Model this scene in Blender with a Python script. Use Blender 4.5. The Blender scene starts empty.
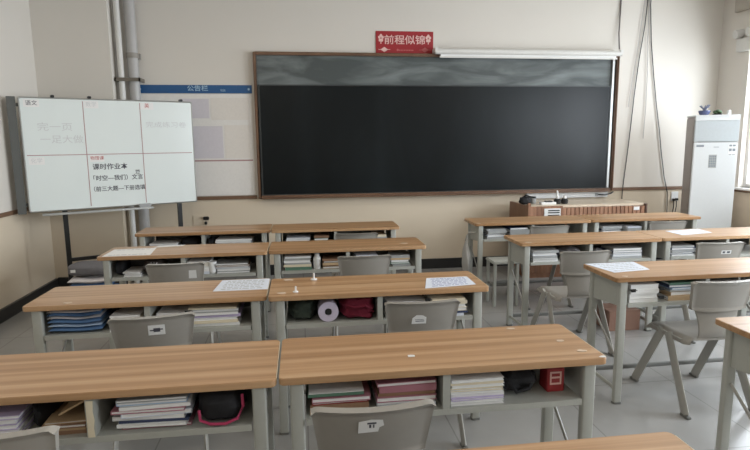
import bpy, bmesh, math, random
from mathutils import Vector, Matrix
random.seed(7)
S = bpy.context.scene
COL = S.collection
PI = math.pi

# ------------------------------------------------------------------ camera
CAM_H = 1.592
F_PX, PITCH, YAW, ROLL = 552.77, math.radians(8.554), math.radians(7.607), math.radians(-0.557)
cy_, sy_ = math.cos(YAW), math.sin(YAW)
fw = Vector((sy_*math.cos(PITCH), cy_*math.cos(PITCH), -math.sin(PITCH)))
rt = Vector((cy_, -sy_, 0)); up = rt.cross(fw)
r2 = rt*math.cos(ROLL)+up*math.sin(ROLL); u2 = -rt*math.sin(ROLL)+up*math.cos(ROLL)
cd = bpy.data.cameras.new('camera'); cam = bpy.data.objects.new('camera', cd); COL.objects.link(cam)
cd.sensor_width = 36; cd.lens = F_PX/750*36; cd.clip_start = .05
M = Matrix((r2, u2, -fw)).transposed().to_4x4(); M.translation = (0, 0, CAM_H)
cam.matrix_world = M
S.camera = cam

# ------------------------------------------------------------------ world, daylight, exposure
W = bpy.data.worlds.new('sky'); S.world = W; W.use_nodes = True
bg = W.node_tree.nodes['Background']; bg.inputs[0].default_value = (.80, .90, 1, 1); bg.inputs[1].default_value = 1.0
S.view_settings.view_transform = 'Standard'; S.view_settings.look = 'None'
S.view_settings.gamma = 1; S.view_settings.use_curve_mapping = False
S.view_settings.exposure = 0.56
WIN = [(4.45, 6.22), (1.9, 3.7), (-.7, 1.1)]          # window spans along the right wall
WZ0, WZ1 = .99, 2.75
def area(name, loc, rot, sx, sy, power, col):
    l = bpy.data.lights.new(name, 'AREA'); l.shape = 'RECTANGLE'; l.size = sx; l.size_y = sy
    l.energy = power; l.color = col
    o = bpy.data.objects.new(name, l); COL.objects.link(o); o.location = loc; o.rotation_euler = rot
    return o
for i, (a, b) in enumerate(WIN):
    area('daylight', (5.85, (a+b)/2, (WZ0+WZ1)/2+.1), (0, PI/2+math.radians(-8), 0), 1.9, b-a+.1,
         (95, 175, 150)[i], (.86, .93, 1))
for y in (-1.2, 1.6, 4.2):
    for x in (-.6, 3.2):
        area('added_fill_light', (x, y, 3.2), (0, 0, 0), 1.2, .25, 8, (1, .90, .76))  # unseen warm fill lights added below the ceiling to lift the shadows

# ------------------------------------------------------------------ materials
def mat(name, col, rough=.5, spec=.5, metal=0, noise=None, bump=0, scale=40, coat=0):
    m = bpy.data.materials.new(name); m.use_nodes = True
    nt = m.node_tree; b = nt.nodes['Principled BSDF']
    b.inputs['Base Color'].default_value = (*col, 1); b.inputs['Roughness'].default_value = rough
    b.inputs['Specular IOR Level'].default_value = spec; b.inputs['Metallic'].default_value = metal
    b.inputs['Coat Weight'].default_value = coat
    tc = nt.nodes.new('ShaderNodeTexCoord')
    n = nt.nodes.new('ShaderNodeTexNoise'); n.inputs['Scale'].default_value = scale; n.inputs['Detail'].default_value = 4
    nt.links.new(tc.outputs['Object'], n.inputs['Vector'])
    amt = .06 if noise is None else noise
    mx = nt.nodes.new('ShaderNodeMix'); mx.data_type = 'RGBA'
    mx.inputs[6].default_value = (*[c*(1-amt) for c in col], 1); mx.inputs[7].default_value = (*[min(1, c*(1+amt)) for c in col], 1)
    nt.links.new(n.outputs['Fac'], mx.inputs[0]); nt.links.new(mx.outputs[2], b.inputs['Base Color'])
    if bump:
        bp = nt.nodes.new('ShaderNodeBump'); bp.inputs['Strength'].default_value = bump; bp.inputs['Distance'].default_value = .01
        nt.links.new(n.outputs['Fac'], bp.inputs['Height']); nt.links.new(bp.outputs['Normal'], b.inputs['Normal'])
    return m
def wood(name, cols, sx, sy, sz, rough=.38, rnd=True, spec=.4):
    m = bpy.data.materials.new(name); m.use_nodes = True; nt = m.node_tree; b = nt.nodes['Principled BSDF']
    b.inputs['Roughness'].default_value = rough; b.inputs['Specular IOR Level'].default_value = spec
    tc = nt.nodes.new('ShaderNodeTexCoord'); mp = nt.nodes.new('ShaderNodeMapping'); mp.inputs['Scale'].default_value = (sx, sy, sz)
    oi = nt.nodes.new('ShaderNodeObjectInfo'); ad = nt.nodes.new('ShaderNodeVectorMath'); ad.operation = 'MULTIPLY_ADD'
    nt.links.new(tc.outputs['Object'], mp.inputs['Vector'])
    if rnd:
        cm = nt.nodes.new('ShaderNodeCombineXYZ')
        for k in range(3): nt.links.new(oi.outputs['Random'], cm.inputs[k])
        nt.links.new(cm.outputs[0], ad.inputs[0]); ad.inputs[1].default_value = (37, 53, 11); nt.links.new(mp.outputs[0], ad.inputs[2])
        vec = ad.outputs[0]
    else: vec = mp.outputs[0]
    n1 = nt.nodes.new('ShaderNodeTexNoise'); n1.inputs['Scale'].default_value = 1; n1.inputs['Detail'].default_value = 3
    n1.inputs['Roughness'].default_value = .6; n1.inputs['Distortion'].default_value = .3
    nt.links.new(vec, n1.inputs['Vector'])
    cr = nt.nodes.new('ShaderNodeValToRGB'); e = cr.color_ramp.elements
    e[0].position = .36; e[0].color = (*cols[0], 1); e[1].position = .64; e[1].color = (*cols[2], 1)
    k = cr.color_ramp.elements.new(.5); k.color = (*cols[1], 1)
    nt.links.new(n1.outputs['Fac'], cr.inputs[0])
    v2 = nt.nodes.new('ShaderNodeVectorMath'); v2.operation = 'MULTIPLY'; v2.inputs[1].default_value = (2.5, 7, 7); nt.links.new(vec, v2.inputs[0])
    n2 = nt.nodes.new('ShaderNodeTexNoise'); n2.inputs['Scale'].default_value = 1; n2.inputs['Detail'].default_value = 2; nt.links.new(v2.outputs[0], n2.inputs['Vector'])
    mx = nt.nodes.new('ShaderNodeMix'); mx.data_type = 'RGBA'; mx.blend_type = 'MULTIPLY'; mx.inputs[0].default_value = .22
    nt.links.new(cr.outputs[0], mx.inputs[6])
    c2 = nt.nodes.new('ShaderNodeValToRGB'); c2.color_ramp.elements[0].color = (.55, .5, .45, 1); c2.color_ramp.elements[0].position = .3; c2.color_ramp.elements[1].position = .65
    nt.links.new(n2.outputs['Fac'], c2.inputs[0]); nt.links.new(c2.outputs[0], mx.inputs[7])
    nt.links.new(mx.outputs[2], b.inputs['Base Color'])
    return m
WOOD = wood('desk_laminate', [(.335, .185, .085), (.43, .25, .125), (.51, .325, .18)], .35, 21, 12, .33, spec=.5)
PODW = wood('podium_wood', [(.25, .125, .075), (.33, .17, .10), (.39, .21, .13)], 11, 3, .6)
FRAMEW = wood('blackboard_frame_wood', [(.12, .066, .04), (.155, .085, .05), (.18, .10, .06)], 3, 3, 3)
RAILM = mat('rail_brown', (.17, .095, .055), .5)
WHITEW = mat('wall_white_paint', (.715, .677, .62), .75, .25, noise=.025, scale=1.5)
BEIGEW = mat('wall_beige_paint', (.66, .565, .44), .6, .3, noise=.035, scale=1.5)
CEILM = mat('ceiling_paint', (.76, .74, .70), .9, .1)
BASEB = mat('baseboard_black', (.022, .022, .022), .35)
STEEL = mat('desk_grey_steel', (.40, .405, .37), .45, .5, noise=.05)
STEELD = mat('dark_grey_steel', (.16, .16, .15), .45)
PLAST = mat('chair_grey_plastic', (.30, .28, .25), .30, .5, noise=.04)
CLEG = mat('chair_leg_steel', (.36, .35, .32), .42, .5, noise=.05)
CAPM = mat('black_rubber', (.02, .02, .02), .6)
PAPER = mat('paper_white', (.80, .80, .79), .7, .2, noise=.02)
PAPERB = mat('paper_bluish', (.66, .70, .78), .6, .3)
CREAM = mat('paper_cream', (.74, .66, .50), .7, .2)
PALEB = mat('cover_pale_blue', (.40, .52, .68), .5)
LILAC = mat('cover_lilac', (.55, .47, .68), .5)
PINK = mat('cover_pink', (.40, .17, .21), .5)
MAROON = mat('maroon_fabric', (.13, .012, .026), .8, .2, bump=.4)
RED = mat('cover_red', (.34, .03, .035), .45)
BROWN = mat('cover_brown', (.26, .15, .09), .6)
KRAFT = mat('cover_kraft', (.48, .34, .20), .7)
GREEN = mat('cover_green', (.10, .20, .14), .5)
GREYC = mat('cover_grey', (.36, .37, .37), .5)
NAVY = mat('cover_navy', (.035, .05, .11), .5)
BLACK = mat('black_fabric', (.014, .014, .016), .7, .3, bump=.4)
BLACKP = mat('black_plastic', (.018, .018, .018), .35)
BLUEF = mat('blue_fabric', (.085, .16, .30), .85, .15, bump=.5)
WHITEF = mat('white_fabric', (.68, .64, .64), .85, .15, bump=.3)
GREYF = mat('grey_fabric', (.17, .165, .175), .85, .15, bump=.4)
HOTP = mat('pink_trim', (.40, .03, .10), .6)
ALU = mat('aluminium', (.50, .51, .50), .35, .5, .6)
SHADOWG = mat('shadow_strip_grey', (.10, .105, .10), .5)  # dark tone for the whiteboard's shadow strip
WBM = mat('whiteboard_enamel', (.76, .82, .81), .18, .5, noise=.015, scale=3)
INK = mat('marker_ink', (.07, .07, .09), .6)
INKF = mat('faint_marker_ink', (.60, .62, .63), .6)
INKR = mat('red_ink', (.45, .07, .06), .6)
GRIDR = mat('red_grid_tape', (.40, .23, .23), .6)
BLUES = mat('blue_strip', (.010, .085, .24), .35)
BLUET = mat('pale_blue_letters', (.36, .52, .66), .5)
BANR = mat('banner_red', (.34, .012, .018), .55)
BANP = mat('banner_pale_letters', (.78, .52, .48), .6)
BAND = mat('banner_dim_letters', (.50, .12, .12), .6)
PVCW = mat('white_pvc', (.70, .69, .66), .4)
PVCG = mat('grey_pvc', (.44, .43, .42), .4)
ACW = mat('appliance_white', (.74, .76, .77), .25, .5, noise=.02)
ACG = mat('appliance_pale_grey', (.52, .56, .58), .3)
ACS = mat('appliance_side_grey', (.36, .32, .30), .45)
MARKG = mat('grey_print', (.25, .28, .31), .6)
PLATE = mat('socket_white', (.76, .76, .75), .35)
STICK = mat('sticker_white', (.74, .74, .73), .55)
TORN = mat('torn_tape', (.58, .46, .35), .7)
CARTON = mat('carton_brown', (.25, .14, .10), .75)
CTOP = mat('podium_counter', (.62, .52, .40), .35)
POTB = mat('blue_glaze', (.10, .12, .24), .25)
LEAF = mat('plant_green', (.05, .10, .04), .6)
PURP = mat('faded_purple_sheet', (.63, .60, .64), .7)
PEACH = mat('faded_cream_sheet', (.74, .70, .65), .7)
BAGM = mat('grey_plastic_bag', (.46, .45, .43), .5, bump=.5, scale=14)
# blackboard: dark green-black with chalk haze
def chalk(name, base, haze, amt, sc, rough, spec):
    m = bpy.data.materials.new(name); m.use_nodes = True; nt = m.node_tree; b = nt.nodes['Principled BSDF']
    b.inputs['Roughness'].default_value = rough; b.inputs['Specular IOR Level'].default_value = spec
    tc = nt.nodes.new('ShaderNodeTexCoord'); mp = nt.nodes.new('ShaderNodeMapping'); mp.inputs['Scale'].default_value = sc
    n = nt.nodes.new('ShaderNodeTexNoise'); n.inputs['Scale'].default_value = 1; n.inputs['Detail'].default_value = 6; n.inputs['Distortion'].default_value = .7
    nt.links.new(tc.outputs['Object'], mp.inputs['Vector']); nt.links.new(mp.outputs[0], n.inputs['Vector'])
    cr = nt.nodes.new('ShaderNodeValToRGB'); e = cr.color_ramp.elements
    e[0].position = .42; e[0].color = (*base, 1); e[1].position = .8; e[1].color = (*[base[k]*(1-amt)+haze[k]*amt for k in range(3)], 1)
    nt.links.new(n.outputs['Fac'], cr.inputs[0]); nt.links.new(cr.outputs[0], b.inputs['Base Color'])
    return m
BOARD = chalk('chalkboard_slate', (.002, .0045, .006), (.13, .18, .20), .05, (1.6, 1, .5), .30, .25)
BOARDT = chalk('chalkboard_chalky', (.075, .088, .088), (.36, .40, .40), .6, (1.4, 1, 6), .42, .35)
# floor tiles
def floor_mat():
    m = bpy.data.materials.new('floor_tiles'); m.use_nodes = True; nt = m.node_tree; b = nt.nodes['Principled BSDF']
    tc = nt.nodes.new('ShaderNodeTexCoord'); br = nt.nodes.new('ShaderNodeTexBrick')
    br.offset = 0; br.inputs['Scale'].default_value = 1; br.inputs['Brick Width'].default_value = .8; br.inputs['Row Height'].default_value = .8
    br.inputs['Mortar Size'].default_value = .004; br.inputs['Color1'].default_value = (.36, .357, .348, 1); br.inputs['Color2'].default_value = (.345, .342, .333, 1)
    br.inputs['Mortar'].default_value = (.26, .255, .25, 1)
    nt.links.new(tc.outputs['Object'], br.inputs['Vector'])
    n = nt.nodes.new('ShaderNodeTexNoise'); n.inputs['Scale'].default_value = 3; n.inputs['Detail'].default_value = 5; nt.links.new(tc.outputs['Object'], n.inputs['Vector'])
    mx = nt.nodes.new('ShaderNodeMix'); mx.data_type = 'RGBA'; mx.blend_type = 'MULTIPLY'; mx.inputs[0].default_value = .25
    nt.links.new(br.outputs['Color'], mx.inputs[6]); nt.links.new(n.outputs['Fac'], mx.inputs[7])
    nt.links.new(mx.outputs[2], b.inputs['Base Color'])
    b.inputs['Roughness'].default_value = .22; b.inputs['Specular IOR Level'].default_value = .5
    return m
FLOORM = floor_mat()
# window glass: clear pane
def glass_mat():
    m = bpy.data.materials.new('window_glass'); m.use_nodes = True; nt = m.node_tree; nt.nodes.remove(nt.nodes['Principled BSDF'])
    t = nt.nodes.new('ShaderNodeBsdfTransparent'); g = nt.nodes.new('ShaderNodeBsdfGlossy'); g.inputs['Roughness'].default_value = .02
    mx = nt.nodes.new('ShaderNodeMixShader'); mx.inputs[0].default_value = .06
    nt.links.new(t.outputs[0], mx.inputs[1]); nt.links.new(g.outputs[0], mx.inputs[2]); nt.links.new(mx.outputs[0], nt.nodes['Material Output'].inputs[0])
    return m
GLASS = glass_mat()

# ------------------------------------------------------------------ mesh helpers
class MB:
    def __init__(s): s.v = []; s.f = []; s.m = []
    def add(s, vs, fs, m=0):
        o = len(s.v); s.v += [tuple(p) for p in vs]; s.f += [tuple(o+i for i in f) for f in fs]; s.m += [m]*len(fs); return s
    def box(s, x0, x1, y0, y1, z0, z1, m=0):
        return s.add([(x, y, z) for z in (z0, z1) for y in (y0, y1) for x in (x0, x1)],
                     [(0, 2, 3, 1), (4, 5, 7, 6), (0, 1, 5, 4), (2, 6, 7, 3), (0, 4, 6, 2), (1, 3, 7, 5)], m)
    def obox(s, c, size, R, m=0):
        vs = [Vector(c)+R @ Vector((sx*size[0]/2, sy*size[1]/2, sz*size[2]/2)) for sz in (-1, 1) for sy in (-1, 1) for sx in (-1, 1)]
        return s.add(vs, [(0, 2, 3, 1), (4, 5, 7, 6), (0, 1, 5, 4), (2, 6, 7, 3), (0, 4, 6, 2), (1, 3, 7, 5)], m)
    def prism(s, poly, z0, z1, m=0):
        n = len(poly)
        return s.add([(x, y, z0) for x, y in poly]+[(x, y, z1) for x, y in poly],
                     [tuple(range(n))[::-1], tuple(range(n, 2*n))]+[(i, (i+1) % n, n+(i+1) % n, n+i) for i in range(n)], m)
    def prism_x(s, poly, x0, x1, m=0):          # poly in (y,z)
        n = len(poly)
        return s.add([(x0, y, z) for y, z in poly]+[(x1, y, z) for y, z in poly],
                     [tuple(range(n))[::-1], tuple(range(n, 2*n))]+[(i, (i+1) % n, n+(i+1) % n, n+i) for i in range(n)], m)
    def prism_y(s, poly, y0, y1, m=0):          # poly in (x,z)
        n = len(poly)
        return s.add([(x, y0, z) for x, z in poly]+[(x, y1, z) for x, z in poly],
                     [tuple(range(n))[::-1], tuple(range(n, 2*n))]+[(i, (i+1) % n, n+(i+1) % n, n+i) for i in range(n)], m)
    def tube(s, path, ra, rb=None, n=8, side=None, m=0):
        rb = rb or ra; P = [Vector(p) for p in path]; k = len(P); vs = []
        for i in range(k):
            t = (P[min(i+1, k-1)]-P[max(i-1, 0)]).normalized()
            a = Vector(side) if side else (Vector((0, 0, 1)) if abs(t.z) < .9 else Vector((1, 0, 0)))
            a = (a-t*a.dot(t)).normalized(); b = t.cross(a)
            for j in range(n):
                q = 2*PI*j/n; vs.append(P[i]+a*ra*math.cos(q)+b*rb*math.sin(q))
        fs = [(i*n+j, i*n+(j+1) % n, (i+1)*n+(j+1) % n, (i+1)*n+j) for i in range(k-1) for j in range(n)]
        fs += [tuple(range(n))[::-1], tuple(range((k-1)*n, k*n))]
        return s.add(vs, fs, m)
    def sheet(s, fn, nu, nv, m=0):              # fn(u, v, side) with side 0/1 -> closed solid sheet
        vs = []
        for sd in (0, 1):
            for j in range(nv+1):
                for i in range(nu+1): vs.append(fn(i/nu, j/nv, sd))
        K = (nu+1)*(nv+1); I = lambda i, j, sd: sd*K+j*(nu+1)+i; fs = []
        for j in range(nv):
            for i in range(nu):
                fs.append((I(i, j, 0), I(i+1, j, 0), I(i+1, j+1, 0), I(i, j+1, 0)))
                fs.append((I(i, j, 1), I(i, j+1, 1), I(i+1, j+1, 1), I(i+1, j, 1)))
        for i in range(nu):
            fs.append((I(i, 0, 0), I(i, 0, 1), I(i+1, 0, 1), I(i+1, 0, 0))); fs.append((I(i, nv, 0), I(i+1, nv, 0), I(i+1, nv, 1), I(i, nv, 1)))
        for j in range(nv):
            fs.append((I(0, j, 0), I(0, j+1, 0), I(0, j+1, 1), I(0, j, 1))); fs.append((I(nu, j, 0), I(nu, j, 1), I(nu, j+1, 1), I(nu, j+1, 0)))
        return s.add(vs, fs, m)
    def blob(s, c, r, e=1.0, nu=24, nv=14, fn=None, m=0):   # superellipsoid with optional radial modulation
        sg = lambda a: math.copysign(abs(a)**e, a); vs = []
        for j in range(nv+1):
            th = -PI/2+PI*j/nv
            for i in range(nu):
                ph = 2*PI*i/nu; d = Vector((sg(math.cos(th))*sg(math.cos(ph)), sg(math.cos(th))*sg(math.sin(ph)), sg(math.sin(th))))
                k = fn(d) if fn else 1
                g = lambda q: max(-1, min(1, q*k)); vs.append((c[0]+r[0]*g(d.x), c[1]+r[1]*g(d.y), c[2]+r[2]*g(d.z)))
        fs = [(j*nu+i, j*nu+(i+1) % nu, (j+1)*nu+(i+1) % nu, (j+1)*nu+i) for j in range(nv) for i in range(nu)]
        return s.add(vs, fs, m)
    def lathe(s, prof, c=(0, 0, 0), n=20, m=0):
        k = len(prof); vs = [(c[0]+r*math.cos(2*PI*j/n), c[1]+r*math.sin(2*PI*j/n), c[2]+z) for r, z in prof for j in range(n)]
        fs = [(i*n+j, i*n+(j+1) % n, (i+1)*n+(j+1) % n, (i+1)*n+j) for i in range(k-1) for j in range(n)]
        return s.add(vs, fs+[tuple(range(n))[::-1], tuple(range((k-1)*n, k*n))], m)
    def mesh(s, name, mats, bev=0, ang=35):
        me = bpy.data.meshes.new(name); me.from_pydata(s.v, [], s.f)
        for x in (mats if isinstance(mats, (list, tuple)) else [mats]): me.materials.append(x)
        for p, k in zip(me.polygons, s.m): p.material_index = k
        b = bmesh.new(); b.from_mesh(me); bmesh.ops.remove_doubles(b, verts=b.verts, dist=1e-6); bmesh.ops.recalc_face_normals(b, faces=b.faces)
        if bev:
            ed = [e for e in b.edges if len(e.link_faces) == 2 and e.calc_face_angle(0) > .6]
            bmesh.ops.bevel(b, geom=ed, offset=bev, segments=2, affect='EDGES', clamp_overlap=True)
        b.to_mesh(me); b.free()
        me.polygons.foreach_set('use_smooth', [True]*len(me.polygons)); me.set_sharp_from_angle(angle=math.radians(ang))
        return me
    def obj(s, name, mats, parent=None, bev=0, loc=None, rot=None, ang=35):
        return link(name, s.mesh(name, mats, bev, ang), parent, loc, rot)
def link(name, me, parent=None, loc=None, rot=None):
    o = bpy.data.objects.new(name, me); COL.objects.link(o)
    if parent: o.parent = parent
    if loc: o.location = loc
    if rot: o.rotation_euler = rot
    return o
def tag(o, label, cat, group=None):
    o['label'] = label; o['category'] = cat
    if group: o['group'] = group
    return o
def thing(name, label, cat, loc=(0, 0, 0), rz=0, group=None):
    o = bpy.data.objects.new(name, None); o.empty_display_size = .1; COL.objects.link(o)
    o.location = loc; o.rotation_euler = (0, 0, rz)
    return tag(o, label, cat, group)
def struct(o): o['kind'] = 'structure'; return o
def dup(root, loc, rz, label, group):
    r = root.copy(); COL.objects.link(r); r.location = loc; r.rotation_euler = (0, 0, rz); r['label'] = label; r['group'] = group
    for ch in list(root.children):
        c = ch.copy(); COL.objects.link(c); c.parent = r
        for g in list(ch.children):
            d = g.copy(); COL.objects.link(d); d.parent = c
    return r
def text_mesh(txt, size, off=0.0, extrude=.0004):
    cu = bpy.data.curves.new('lettering', 'FONT'); cu.body = txt; cu.size = size; cu.extrude = extrude; cu.offset = off
    cu.align_x = 'CENTER'; cu.align_y = 'CENTER'; cu.resolution_u = 2
    o = bpy.data.objects.new('lettering', cu); COL.objects.link(o)
    bpy.context.view_layer.update()
    me = bpy.data.meshes.new_from_object(o.evaluated_get(bpy.context.evaluated_depsgraph_get()))
    bpy.data.objects.remove(o); bpy.data.curves.remove(cu)
    return me
def lettering(txt, size, m, parent, loc, rot, off=0.0, name='lettering', sx=1.0):
    me = text_mesh(txt, size, off); me.materials.clear(); me.materials.append(m)
    o = link(name, me, parent, loc, rot); o.scale = (sx, 1, 1)
    return o
FACE = (PI/2, 0, 0)      # text that stands upright and faces -y

# ------------------------------------------------------------------ the room
XL, XR, YB, YF, ZC = -2.75, 5.40, -3.0, 6.70, 3.50
RZ = .955                # brown dado rail height
struct(MB().box(XL-.2, XR+.2, YB-.2, YF+.2, -.12, 0).obj('floor', FLOORM))
struct(MB().box(XL-.2, XR+.2, YB-.2, YF+.2, ZC, ZC+.1).obj('ceiling', CEILM))
def two_tone(mb, x0, x1, y0, y1):
    mb.box(x0, x1, y0, y1, 0, RZ, 1); mb.box(x0, x1, y0, y1, RZ, ZC, 0); return mb
struct(two_tone(MB(), XL-.2, XR+.2, YF, YF+.2).obj('wall_front', [WHITEW, BEIGEW]))
struct(two_tone(MB(), XL-.2, XR+.2, YB-.2, YB).obj('wall_back', [WHITEW, BEIGEW]))
struct(two_tone(MB(), XL-.2, XL, YB, YF).obj('wall_left', [WHITEW, BEIGEW]))
mb = MB(); prev = YB
mb.box(XR, XR+.2, YB, YF, 0, RZ, 1)
mb.box(XR, XR+.2, YB, YF, WZ1, ZC, 0); mb.box(XR, XR+.2, YB, YF, RZ, WZ0, 0)
for a, b in sorted(WIN):
    mb.box(XR, XR+.2, prev, a, WZ0, WZ1, 0); prev = b
mb.box(XR, XR+.2, prev, YF, WZ0, WZ1, 0)
struct(mb.obj('wall_right', [WHITEW, BEIGEW]))
# column boxed into the front left corner
CX, CY = -1.985, 6.46
struct(two_tone(MB(), XL, CX, CY, YF).obj('wall_column', [WHITEW, BEIGEW]))
# dado rails and baseboards
struct(MB().box(CX, -.52, YF-.018, YF, RZ-.02, RZ+.02).obj('trim_1', RAILM))
struct(MB().box(3.99, XR, YF-.018, YF, RZ-.02, RZ+.02).obj('trim_2', RAILM))
struct(MB().box(XL, XL+.018, YB, CY, RZ-.02, RZ+.02).obj('trim_3', RAILM))
struct(MB().box(XL, CX, CY-.018, CY, RZ-.02, RZ+.02).obj('trim_4', RAILM))
struct(MB().box(XR-.018, XR, YB, YF, RZ-.02, RZ+.02).obj('trim_5', RAILM))
struct(MB().box(CX, XR, YF-.02, YF, 0, .125).obj('baseboard_front', BASEB))
struct(MB().box(XL, XL+.03, YB, CY, 0, .115).obj('baseboard_left', BASEB))
struct(MB().box(XR-.02, XR, YB, YF, 0, .125).obj('baseboard_right', BASEB))
struct(MB().box(XL+.03, CX, CY-.02, CY, 0, .125).obj('baseboard_column', BASEB))
for k, (a, b) in enumerate(WIN):
    w = thing('window_%d' % (k+1), 'white framed window in the right wall', 'window', (XR+.1, (a+b)/2, WZ0)); w['kind'] = 'structure'
    for key in ('label', 'category'): del w[key]
    h = (b-a)/2; H = WZ1-WZ0; f = MB()
    f.box(-.03, .03, -h, h, 0, .05); f.box(-.03, .03, -h, h, H-.05, H)
    for y in (-h+.025, 0, h-.025): f.box(-.03, .03, y-.025, y+.025, .05, H-.05)
    f.obj('window_frame', PVCW, w)
    MB().box(-.004, .004, -h+.05, -.025, .05, H-.05).obj('pane', GLASS, w); MB().box(-.004, .004, .025, h-.05, .05, H-.05).obj('pane', GLASS, w)
    MB().box(-.16, -.03, -h-.04, h+.04, -.025, 0).obj('window_sill', PVCW, w)

# ------------------------------------------------------------------ blackboard
bx0, bx1, bz0, bz1 = -.50, 3.98, .94, 2.62
t = thing('blackboard', 'long dark blackboard in a thin brown wooden frame on the front wall', 'blackboard', (0, YF, 0))
MB().box(bx0+.03, bx1-.03, -.03, -.001, bz0+.03, bz1-.03).obj('upper_panel', BOARDT, t)
mb = MB().box(bx0+.06, bx1-.10, -.055, -.032, bz0+.045, 2.245)
mb.obj('sliding_panel', BOARD, t, bev=.004)
mb = MB()
mb.box(bx0+.045, bx0+.06, -.057, -.031, bz0+.045, 2.25); mb.box(bx1-.10, bx1-.085, -.06, -.031, bz0+.045, 2.25)
mb.box(bx0+.045, bx1-.085, -.057, -.031, 2.245, 2.256)
mb.obj('panel_edging', mat('dark_board_edging', (.035, .04, .042), .35), t)
f = MB()
f.box(bx0, bx0+.034, -.07, -.001, bz0, bz1); f.box(bx1-.034, bx1, -.07, -.001, bz0, bz1)
f.box(bx0+.034, bx1-.034, -.07, -.001, bz1-.034, bz1); f.box(bx0+.034, bx1-.034, -.07, -.001, bz0, bz0+.036)
f.obj('frame', FRAMEW, t, bev=.004)
MB().box(bx1-.085, bx1-.06, -.06, -.031, bz0+.045, bz1-.045).obj('guide_rail', ALU, t)
MB().box(bx0+.05, bx1-.05, -.115, -.071, bz0-.005, bz0+.012).obj('chalk_tray', FRAMEW, t, bev=.003)
# projector screen housing over its top right part
t = thing('projector_screen_housing', 'slim white rolled projector screen case above the right half of the blackboard', 'projector screen', (2.79, YF, 2.63))
MB().tube([(-1.175, -.115, .01), (1.175, -.115, .01)], .033, n=14).obj('case', PVCW, t)
MB().box(-1.12, 1.12, -.125, -.108, -.062, -.043).obj('bottom_bar', PVCW, t)
MB().box(-1.11, 1.11, -.118, -.115, -.044, -.02).obj('screen_edge', PAPER, t)
for x in (-1.165, 1.165): MB().box(x-.02, x+.02, -.15, -.001, -.002, .05).obj('bracket', PVCW, t, bev=.004)
tag(MB().tube([(3.985, YF-.012, ZC), (3.985, YF-.012, 3.2), (3.97, YF-.03, 2.9), (3.975, YF-.05, 2.70)], .009).obj('cable', mat('dark_conduit', (.16, .14, .13), .5)),
    'dark cord running up from the right end of the projector screen case', 'cable')
# red banner
t = thing('banner', 'small red banner with pale Chinese characters above the blackboard', 'banner', (1.27, YF, 2.755))
MB().box(-.345, .345, -.010, -.001, -.135, .125).obj('sheet', BANR, t)
lettering('前程似锦', .112, BANP, t, (.0, -.0115, .02), FACE, .0012, sx=1.12)
for sx in (-1, 1):
    mb = MB()
    for k in range(5):
        a = 2*PI*k/5+.3; mb.prism_y([(sx*.285+.020*math.cos(a)+.016*math.cos(q*PI/4), .045+.030*math.sin(a)+.018*math.sin(q*PI/4)) for q in range(8)], -.0118-.0003*k, -.0101)
    mb.prism_y([(sx*.285-.006, -.02), (sx*.285+.006, -.02), (sx*.285+.003, .04), (sx*.285-.003, .04)], -.0118, -.0101)
    mb.obj('flower_ornament', BANP, t)
    mb = MB(); x = sx*.245
    mb.prism_y([(x-.045, -.085), (x, -.115), (x+.045, -.085), (x, -.055)], -.0116, -.0101)
    mb.prism_y([(x-.07, -.083), (x+.07, -.083), (x+.07, -.088), (x-.07, -.088)], -.0118, -.0101)
    mb.obj('diamond_ornament', BANP if sx < 0 else BAND, t)
mb = MB()
for k in range(9): mb.box(-.07+k*.02, -.056+k*.02, -.0116, -.0101, -.097, -.084)
mb.prism_y([(-.085+.014*math.cos(q*PI/4), -.088+.014*math.sin(q*PI/4)) for q in range(8)], -.0117, -.0101)
mb.obj('small_print', BAND, t)
# wall notice area left of the blackboard
t = thing('header_strip', 'long narrow blue strip with pale characters on the wall left of the blackboard', 'sign', (-1.165, YF, 2.207))
MB().box(-.645, .635, -.014, -.001, -.046, .046).obj('strip', BLUES, t)
lettering('公告栏', .068, BLUET, t, (.03, -.0152, .006), FACE, .001, sx=1.15)
lettering('班级', .03, BLUET, t, (.31, -.0152, -.016), FACE)
mb = MB()
for x in (-.60, .60): mb.prism_y([(x+.013*math.cos(q*PI/4), .014*math.sin(q*PI/4)) for q in range(8)], -.0155, -.0141)
mb.obj('screw_cap', BLUET, t)
t = thing('notice_board', 'plain white notice board under the blue strip with a thin red dividing line', 'notice board', (-1.165, YF, 0))
MB().box(-.63, .63, -.012, -.001, .985, 2.155).obj('panel', mat('notice_panel', (.77, .75, .72), .55), t)
MB().box(-.60, .615, -.0145, -.0121, 1.385, 1.40).obj('dividing_line', GRIDR, t)
for nm, lb, x0, x1, z0, z1, m in [('poster', 'faded purple sheet at the top of the white notice board', -1.33, -1.02, 1.88, 2.10, PURP),
                              ('poster', 'faded purple sheet just above the red line of the notice board', -1.30, -.88, 1.42, 1.79, PURP),
                              ('poster', 'pale cream sheet at the top right of the white notice board', -1.0, -.58, 1.86, 2.11, PEACH),
                              ('poster', 'pale cream sheet above the red line beside the blackboard frame', -.86, -.58, 1.42, 1.80, PEACH)]:
    tag(MB().box(x0, x1, YF-.0152, YF-.0125, z0, z1).obj(nm, m), lb, 'poster', 'faded sheets on the notice board')
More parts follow.
